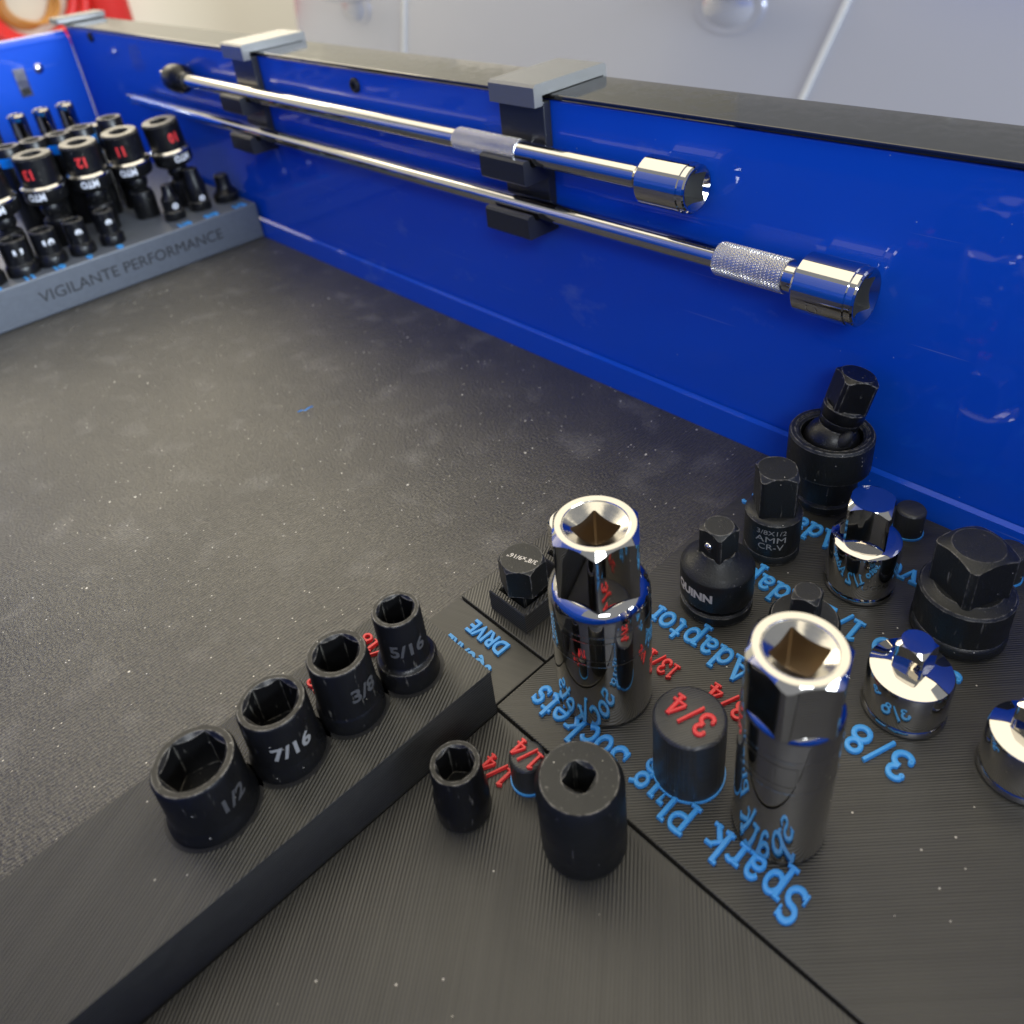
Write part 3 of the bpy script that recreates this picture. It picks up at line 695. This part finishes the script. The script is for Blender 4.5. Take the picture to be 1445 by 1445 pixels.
# QUINN
t = adaptor(-.1112, -.0860, [(.0112, 0), (.0119, .0006), (.0119, .0036), (.0112, .0042), (.0098, .0044), (.0098, .0056), (.0116, .0060), (.0120, .0068), (.0120, .0172), (.0117, .0179), (.0095, .0197), (.0072, .0214), (.0060, .0228), (.0055, .0236)],
            head(4, .0048, .0062, .021, .0335, .0046, .9, R(-52)), M_OX2, 'black adaptor marked QUINN with a cone shoulder and a small square tip')
wrap_text('laser_mark', 'QUINN', .0045, .0120, .0122, R(-96), M_ETCH_W, t, bold=.00022, sx=.95)
V = []; bm = bmesh.new(); bmesh.ops.create_uvsphere(bm, u_segments=16, v_segments=10, radius=.0016)
V = [v.co.copy() for v in bm.verts]; F = [[v.index for v in f.verts] for f in bm.faces]; bm.free()
mk('detent_ball', V, F, M_CHROME, t, (.0043 * math.cos(R(-97)), .0043 * math.sin(R(-97)), .0275), smooth=80)
lathe('ball_seat', [(.0021, 0), (.0019, .0002), (.0016, -.0002)], M_DARK, t, (.00475 * math.cos(R(-97)), .00475 * math.sin(R(-97)), .0275), (0, R(90), R(-97)))
# chrome square-headed adaptor
t = adaptor(-.0803, -.0480, [(.0104, 0), (.0113, .0008), (.0113, .0018), (.0108, .0026), (.0111, .0032), (.0111, .0196), (.0108, .0204), (.0098, .0211), (.0080, .0213)],
            head(4, .0064, .0086, .0200, .0366, .0066, 1.0, R(-28)), M_CHROME, 'chrome adaptor with a tall square head next to the thin peg')
wrap_text('stamped_mark', 'UGSG', .0030, .0111, .0082, R(-40), M_CHROME_S, t, off=.00012, sx=1.2)
# black low adaptor half hidden behind the near plug socket
adaptor(-.0806, -.0842, [(.0100, 0), (.0106, .0006), (.0106, .0115), (.0098, .0128), (.0060, .0132)],
        head(4, .0040, .0053, .0125, .0240, .0038, .9, R(-30)), M_OX2, 'black adaptor with worn square tip peeking out behind the near chrome plug socket')
# big black adaptor
adaptor(-.0487, -.0468, [(.0124, 0), (.0134, .0008), (.0138, .0016), (.0138, .0040), (.0134, .0047), (.0130, .0051), (.0134, .0057), (.0136, .0064), (.0136, .0178), (.0130, .0186), (.0106, .0191), (.0098, .0197)],
        head(4, .0084, .0110, .0180, .0355, .0072, .55, R(-72)), M_OX2, 'largest black adaptor with a broad square head at the right')
# small chrome adaptors
adaptor(-.0481, -.0843, [(.0108, 0), (.0115, .0007), (.0115, .0018), (.0110, .0026), (.0113, .0032), (.0113, .0152), (.0109, .0160), (.0080, .0168), (.0060, .0174)],
        head(4, .0042, .0056, .0160, .0272, .0042, .9, R(-50)), M_CHROME, 'short chrome adaptor with a small square tip above the blue 3/8')
adaptor(-.0172, -.0835, [(.0098, 0), (.0105, .0007), (.0105, .0018), (.0100, .0026), (.0103, .0032), (.0103, .0152), (.0099, .0160), (.0074, .0168), (.0054, .0174)],
        head(4, .0042, .0056, .0160, .0272, .0042, .9, R(-60)), M_CHROME, 'short chrome adaptor cut off by the right edge of the picture')
# universal joint
t = thing('universal_joint', 'black universal joint with a tilted square drive, by the blue wall', 'universal joint', (-.1106, -.0170, T))
V, F = loft([circ(.0100, 0), circ(.0106, .0006), circ(.0106, .0036), circ(.0102, .0042), circ(.0098, .0048), circ(.0110, .0056), circ(.0112, .0064), circ(.0112, .0160), circ(.0122, .0172), circ(.0147, .0180), circ(.0149, .0188),
             circ(.0149, .0312), circ(.0143, .0322), circ(.0128, .0322), circ(.0126, .0317), circ(.0118, .0317), circ(.0108, .0310), circ(.0105, .0200)])
mk('housing', V, F, M_OX2, t, smooth=30)
tilt = Matrix.Translation((0, 0, .0272)) @ Matrix.Rotation(R(13), 4, Vector((-.722, .685, 0)))
q = tilt.to_euler()
rg = [circ(.0100 * math.sin(R(a)) if a > 0 else .0004, -.0100 * math.cos(R(a))) for a in range(0, 150, 10)]
rg += [circ(.0070, .0086), circ(.0068, .0108), circ(.0076, .0118), circ(.0076, .0158), circ(.0068, .0166)]
V, F = loft(rg); mk('ball_joint', V, F, M_OX, t, tilt.translation, q, smooth=40)
V, F = loft(head(4, .0061, .0078, .0160, .0292, .0058, .8, R(-88))); mk('drive_square', V, F, M_OX, t, tilt.translation, q, smooth=26)
bm = bmesh.new(); bmesh.ops.create_uvsphere(bm, u_segments=20, v_segments=12, radius=1.0)
V = [(v.co.x * .0024, v.co.y * .0028, v.co.z * .0046) for v in bm.verts]; F = [[v.index for v in f.verts] for f in bm.faces]; bm.free()
d = Vector((.58, -.34, .50)).normalized() * .0088
mk('pin_slot_shade', V, F, M_DARK, t, Vector((0, 0, .0272)) + d, (R(-18), R(30), R(10)), smooth=80)  # dark ellipsoid painting the shade inside the joint's slot

# hex bits
def hex_bit(x, y, mat, az, s, label):
    t = thing('hex_bit', label, 'hex bit', (x, y, T + .002), group='hex bits in the square holders')
    V, F = loft([circ(.0040, .0086), circ(.0056, .0088)] + head(6, .0071, .0082, .0094, .0208, .0070, .9, R(az)))
    mk('hex_head', V, F, mat, t, smooth=26)
    V, F = loft([pol(4, .0046, 0, .0060, R(45)), pol(4, .0046, .0085, .0060, R(45)), circ(.0044, .0088)]); mk('square_shank', V, F, mat, t, smooth=26)
    bm = bmesh.new(); bmesh.ops.create_uvsphere(bm, u_segments=14, v_segments=8, radius=.0013)
    V = [v.co.copy() for v in bm.verts]; F = [[v.index for v in f.verts] for f in bm.faces]; bm.free()
    mk('detent_ball', V, F, M_CHROME, t, (.0044, 0, .0062), smooth=80)
    if s: flat_text('laser_mark', s, .0026, 0, M_ETCH_W, t, (.0005, 0, .02085), R(-162), .00004, 1.0)
    return t
hex_bit(-.1575, -.1302, M_OX2, -24, '3/8"x9/16"', 'black hex bit marked 3/8 x 9/16 in the square holder')
hex_bit(-.1575, -.1068, M_CHROME, -24, None, 'chrome hex bit peeking out behind the taller chrome plug socket')

# ------------------------------------------------------------------ far socket block
FZ = .027
fb = thing('far_socket_block', 'grey-black printed block engraved VIGILANTE PERFORMANCE at the far end of the mat', 'tool tray', (0, 0, 0))
V, F = [], []
box('block_body', -.760, -.5705, -.318, -.0036, .0002, FZ, M_FAR, fb, .0012)
flat_text('engraved_lettering', 'VIGILANTE PERFORMANCE', .0108, .00012, M_TENG, fb, (-.5705, -.0985, .0135), 0, 0, .98, rot=(R(90), 0, R(90)))  # thin raised strokes; the engraving's shade is put into their dark colour
YS = [(-.1030, '8', .0064), (-.1232, '9', .0068), (-.1432, '10', .0078), (-.1615, '11', .0084), (-.1830, '12', .0092), (-.2060, '13', .0098)]
G3 = 'front row of black sockets on the far block'
words = {'8': 'thinnest', '9': 'slim', '10': 'medium', '11': 'wider', '12': 'wide', '13': 'broad'}
for y, s, r in YS:
    z0 = FZ - .002
    hex_socket(-.588, y, z0, [(r + .0010, 0), (r + .0016, .001), (r + .0016, .0070), (r + .0008, .0085), (r + .0001, .0095), (r, .0245), (r - .0006, .0252)], .0252, r * 1.35,
               words[s] + ' black socket with white ' + s + ' in the front row of the far block', s, -2, r, .0160, .0088, M_WHITE, G3, 100, .0004)
    flat_text('raised_number', s, .0080, .0008, M_TB, fb, (-.5740, y - .001, FZ), R(90), .0004)
for y, s in ((-.0578, '1/4'), (-.0370, '3/8'), (-.0155, '1/2')):
    flat_text('raised_number', s, .0080, .0008, M_TB, fb, (-.5745, y, FZ), R(90), .0004)
# small adaptors behind the labels
def far_adaptor(x, y, prof, label, mark=True):
    t = thing('small_adaptor', label, 'adaptor', (x, y, FZ), group='small adaptors on the far block')
    lathe('body', prof, M_OX, t)
    if mark: flat_text('white_mark', 'o', .0075, .0, M_WHITE, t, (prof[4][0] + .0002, 0, prof[4][1] + .002), rot=(R(90), 0, R(90)), bold=.0004)
    return t
far_adaptor(-.594, -.0552, [(.0072, 0), (.0076, .0008), (.0076, .0060), (.0062, .0070), (.0064, .0090), (.0064, .0150), (.0040, .0185), (.0036, .0250)], 'small black stepped adaptor behind the blue 1/4 on the far block')
far_adaptor(-.597, -.0340, [(.0074, 0), (.0078, .0008), (.0078, .0060), (.0070, .0068), (.0074, .0080), (.0074, .0190), (.0056, .0240), (.0050, .0300)], 'tall black adaptor behind the blue 3/8 on the far block')
far_adaptor(-.597, -.0130, [(.0090, 0), (.0094, .0008), (.0094, .0055), (.0080, .0075), (.0062, .0090), (.0052, .0120), (.0052, .0190), (.0044, .0198)], 'black cone-shaped adaptor closest to the blue wall on the far block', False)
# swivel sockets
def swivel(x, y, s, tx, ty, taz, label):
    t = thing('swivel_socket', label, 'swivel socket', (x, y, FZ), group='swivel impact sockets on the far block')
    lathe('drive_base', [(.0082, 0), (.0086, .0008), (.0086, .0150), (.0078, .0190), (.0060, .0205), (.0050, .0215)], M_OX, t)
    bm = bmesh.new(); bmesh.ops.create_uvsphere(bm, u_segments=24, v_segments=14, radius=.0072)
    V = [v.co.copy() for v in bm.verts]; F = [[v.index for v in f.verts] for f in bm.faces]; bm.free()
    mk('ball', V, F, M_OX, t, (0, 0, .0262), smooth=80)
    hd = bpy.data.objects.new('swivel_head', None)
    Mx = Matrix.Translation((0, 0, .0270)) @ Matrix.Rotation(R(tx), 4, 'X') @ Matrix.Rotation(R(ty), 4, 'Y')
    rg = [circ(.0090, .0030), circ(.0128, .0052), circ(.0136, .0066), circ(.0136, .0150), circ(.0128, .0156), circ(.0124, .0160), circ(.0124, .0344), circ(.0114, .0356)] + bore(6, .0056, .0356, .016, .0066, 1.0, R(20))
    V, F = loft(rg); V = [Mx @ Vector(v) for v in V]; mk('swivel_head', V, F, M_OX, t, smooth=32)
    V, F = loft([circ(.0138, .0134), circ(.0142, .0139), circ(.0142, .0152), circ(.0126, .0164)]); V = [Mx @ Vector(v) for v in V]
    mk('knurled_ring', V, F, M_CHROME_S, t, smooth=32)
    for txt, sz, r, zz, m, fl, bo in ((s, .0090, .0124, .0255, M_TR, True, .0004), ('MTO', .0062, .0136, .0105, M_WHITE, True, .0003)):
        o = wrap_text('printed_mark', txt, sz, r, zz, R(taz), m, t, bold=bo, flip=fl, sx=.85)
        for v in o.data.vertices: v.co = Mx @ v.co
    return t
swivel(-.617, -.0350, '10', 5, 2, 8, 'black swivel socket with red 10, closest to the blue wall')
swivel(-.619, -.0650, '11', 3, 4, -32, 'black swivel socket with red 11, second from the blue wall')
swivel(-.619, -.0945, '12', 1, 4, -22, 'black swivel socket with red 12, third from the blue wall')
swivel(-.619, -.1245, '13', 0, 2, -42, 'black swivel socket with red 13, fourth from the blue wall')
swivel(-.619, -.1550, '14', 3, 3, -20, 'black swivel socket cut off by the left edge of the picture')
# tall impact sockets with blue band
def banded(x, y, h, band, label):
    t = thing('deep_socket', label, 'socket', (x, y, FZ), group='deep impact sockets behind the swivel sockets')
    V, F = loft([circ(.0082, 0), circ(.0088, .001), circ(.0088, h - .001), circ(.0082, h)] + bore(6, .0050, h, .02, .0058, 1.0, 0))
    mk('body', V, F, M_OX, t, smooth=32)
    if band: lathe('blue_band', [(.0086, h - .0125), (.0090, h - .0124), (.0090, h - .0062), (.0086, h - .0061)], M_BAND, t)
    return t
for y, h, b_, w_ in ((-.1305, .0640, True, 'at the left edge'), (-.1135, .0640, True, 'behind the red 13 swivel'), (-.0960, .0640, True, 'between the red 12 and 13 swivels'), (-.0805, .0645, True, 'right behind the red 12 swivel'), (-.0595, .0660, False, 'behind the red 11 swivel')):
    banded(-.652, y, h, b_, 'tall black socket ' + w_ + (' with a blue band' if b_ else ' without a blue band'))
# chrome sockets at the back
for y, w_ in ((-.1240, 'cut by the left edge'), (-.1035, 'second from the left'), (-.0858, 'third from the left'), (-.0685, 'closest to the blue wall')):
    t = thing('chrome_socket', 'small chrome socket in the back row, ' + w_, 'socket', (-.715, y, FZ), group='chrome sockets in the back row')
    V, F = loft([circ(.0058, 0), circ(.0062, .001), circ(.0062, .0480), circ(.0052, .0500), circ(.0052, .0520), circ(.0064, .0540), circ(.0064, .0700), circ(.0056, .0712)] + bore(6, .0040, .0712, .012, .0047, 1.0, 0))
    mk('body', V, F, M_CHROME, t, smooth=32)
t = thing('chrome_socket', 'slender chrome extension standing between the red 11 and 12 swivels', 'extension bar', (-.668, -.0660, FZ))
lathe('body', [(.0040, 0), (.0045, .001), (.0045, .040), (.0032, .042), (.0032, .052), (.0048, .053), (.0048, .060), (.0040, .061)], M_CHROME, t)

# ------------------------------------------------------------------ lint on the mat
def lint(name, pts, w, mat, label):
    V = []; F = []
    for i, (x, y, z) in enumerate(pts): V += [(x - w, y, z), (x + w, y + w * .5, z), (x, y, z + w)]
    for i in range(len(pts) - 1):
        a, b_ = 3 * i, 3 * i + 3
        for k in range(3): F.append([a + k, a + (k + 1) % 3, b_ + (k + 1) % 3, b_ + k])
    o = mk(name, V, F, mat); tag(o, label, 'lint'); return o
LX, LY = -.3360, -.1128
lint('blue_lint', [(LX + .0001, LY - .0030, .0004), (LX + .0016, LY - .0014, .0012), (LX + .0022, LY - .0004, .0006), (LX + .0030, LY + .0012, .0014), (LX + .0022, LY + .0022, .0010), (LX + .0040, LY + .0036, .0018)], .0004, M_TB, 'tiny blue thread lying on the black mat')

# ------------------------------------------------------------------ the parked car and the garage wall
car = thing('parked_car', 'silver car parked behind the drawer, only its doors showing', 'car', (0, .9, 0))
YC = 0.0
def skin(z):  # gentle tumblehome of the door skin
    return .012 * math.sin(z * 4.0) + .10 * max(0.0, z - .20) ** 1.5 * 3 + .05 * max(0.0, -.35 - z)
def panel(name, x0, x1, lean0, lean1):
    V = []; F = []; nz, nx = 26, 8
    for j in range(nz + 1):
        z = -.75 + 1.15 * j / nz
        a = x0 + lean0 * (z - 0); b_ = x1 + lean1 * (z - 0)
        for i in range(nx + 1):
            u = i / nx; e = min(u, 1 - u); V.append((a + (b_ - a) * u, YC + skin(z) + (.004 if e == 0 else 0), z))
    for j in range(nz):
        for i in range(nx):
            s = j * (nx + 1) + i; F.append([s, s + 1, s + nx + 2, s + nx + 1])
    n = len(V); 
    for v in list(V): V.append((v[0], v[1] + .05, v[2]))
    F += [[q + n for q in f][::-1] for f in F]
    return mk(name, V, F, M_CAR, car, smooth=40)
lr, ll = .382, .229
g = .004
panel('rear_quarter', -2.06, -1.5905 - g, .1, ll)
panel('door', -1.5905 + g, -.597 - g, ll, lr)
panel('door', -.597 + g, 1.4, lr, .1)
for xs, sl in ((-1.5905, ll), (-.597, lr)):
    V = []; F = []
    for j in range(27):
        z = -.75 + 1.15 * j / 26
        V += [(xs + sl * z - g * .9, YC + skin(z) - .001, z), (xs + sl * z + g * .9, YC + skin(z) - .001, z), (xs + sl * z + g * .9, YC + skin(z) + .03, z), (xs + sl * z - g * .9, YC + skin(z) + .03, z)]
    for j in range(26):
        for k in range(4): F.append([4 * j + k, 4 * j + (k + 1) % 4, 4 * j + 4 + (k + 1) % 4, 4 * j + 4 + k])
    mk('door_edge', V, F, M_CARGAP, car)
def handle(xc, zc):
    V, F = [], []
    rg = [circ(.085, .004), circ(.080, -.004), circ(.060, .006), circ(.030, .014)]
    V, F = loft(rg); V = [(v[0] * .70, v[1] * .46, v[2]) for v in V]
    c_ = mk('handle_cup', V, F, M_CAR, car, (xc, YC - .001, zc - .005), (R(90), 0, 0), 60)
    bm = bmesh.new(); bmesh.ops.create_uvsphere(bm, u_segments=24, v_segments=12, radius=1.0)
    V = [(v.co.x * .115, v.co.y * .016, v.co.z * .013) for v in bm.verts]; F = [[v.index for v in f.verts] for f in bm.faces]; bm.free()
    mk('handle', V, F, M_CAR, car, (xc + .03, YC - .035, zc + .026), (0, R(-3), 0), 80)
handle(-.775, .010); handle(-1.785, -.026)

wl = box('garage_wall', -3.3, -3.1, -2.0, 4.5, -1.2, 1.6, M_WALL, None, 0); wl['kind'] = 'structure'

def torus(name, Rr, r, mat, parent, loc, wob=0.0, ph=0.0):
    V = []; F = []; n, m_ = 48, 10
    for i in range(n):
        a = 2 * PI * i / n; q = Rr * (1 + wob * math.sin(3 * a + ph))
        for k in range(m_):
            b_ = 2 * PI * k / m_; V.append((r * math.sin(b_), (q + r * math.cos(b_)) * math.cos(a), (q + r * math.cos(b_)) * math.sin(a)))
    for i in range(n):
        for k in range(m_): F.append([i * m_ + k, i * m_ + (k + 1) % m_, ((i + 1) % n) * m_ + (k + 1) % m_, ((i + 1) % n) * m_ + k])
    return mk(name, V, F, mat, parent, loc, smooth=80)
t = thing('hose_reel', 'red coiled hose on the cream wall in the top left corner', 'hose', (-3.06, .56, .03))
for k in range(3): torus('hose_loop', .150 - .018 * (k % 2), .017, M_RED, t, (.0 + .022 * (k - 1), .006 * k, -.008 * k), .02, k)
t = thing('extension_cable', 'orange cable looped inside the red hose on the wall', 'cable', (-3.06, .545, .03))
for k in range(4): torus('cable_loop', .098 - .007 * k, .0055, M_ORANGE, t, (.010 * (k - 1.5), .008 * k, -.006 * k), .06, 1.3 * k)
t = thing('red_canister', 'red rounded canister on the cream wall beside the hose', 'canister', (-3.02, .785, -.118))
lathe('tank', [(.030, 0), (.048, .006), (.056, .022), (.056, .34), (.046, .375), (.022, .395)], M_RED, t)
lathe('valve', [(.016, .395), (.016, .43), (.024, .432), (.024, .46), (.010, .465)], M_DARK, t)
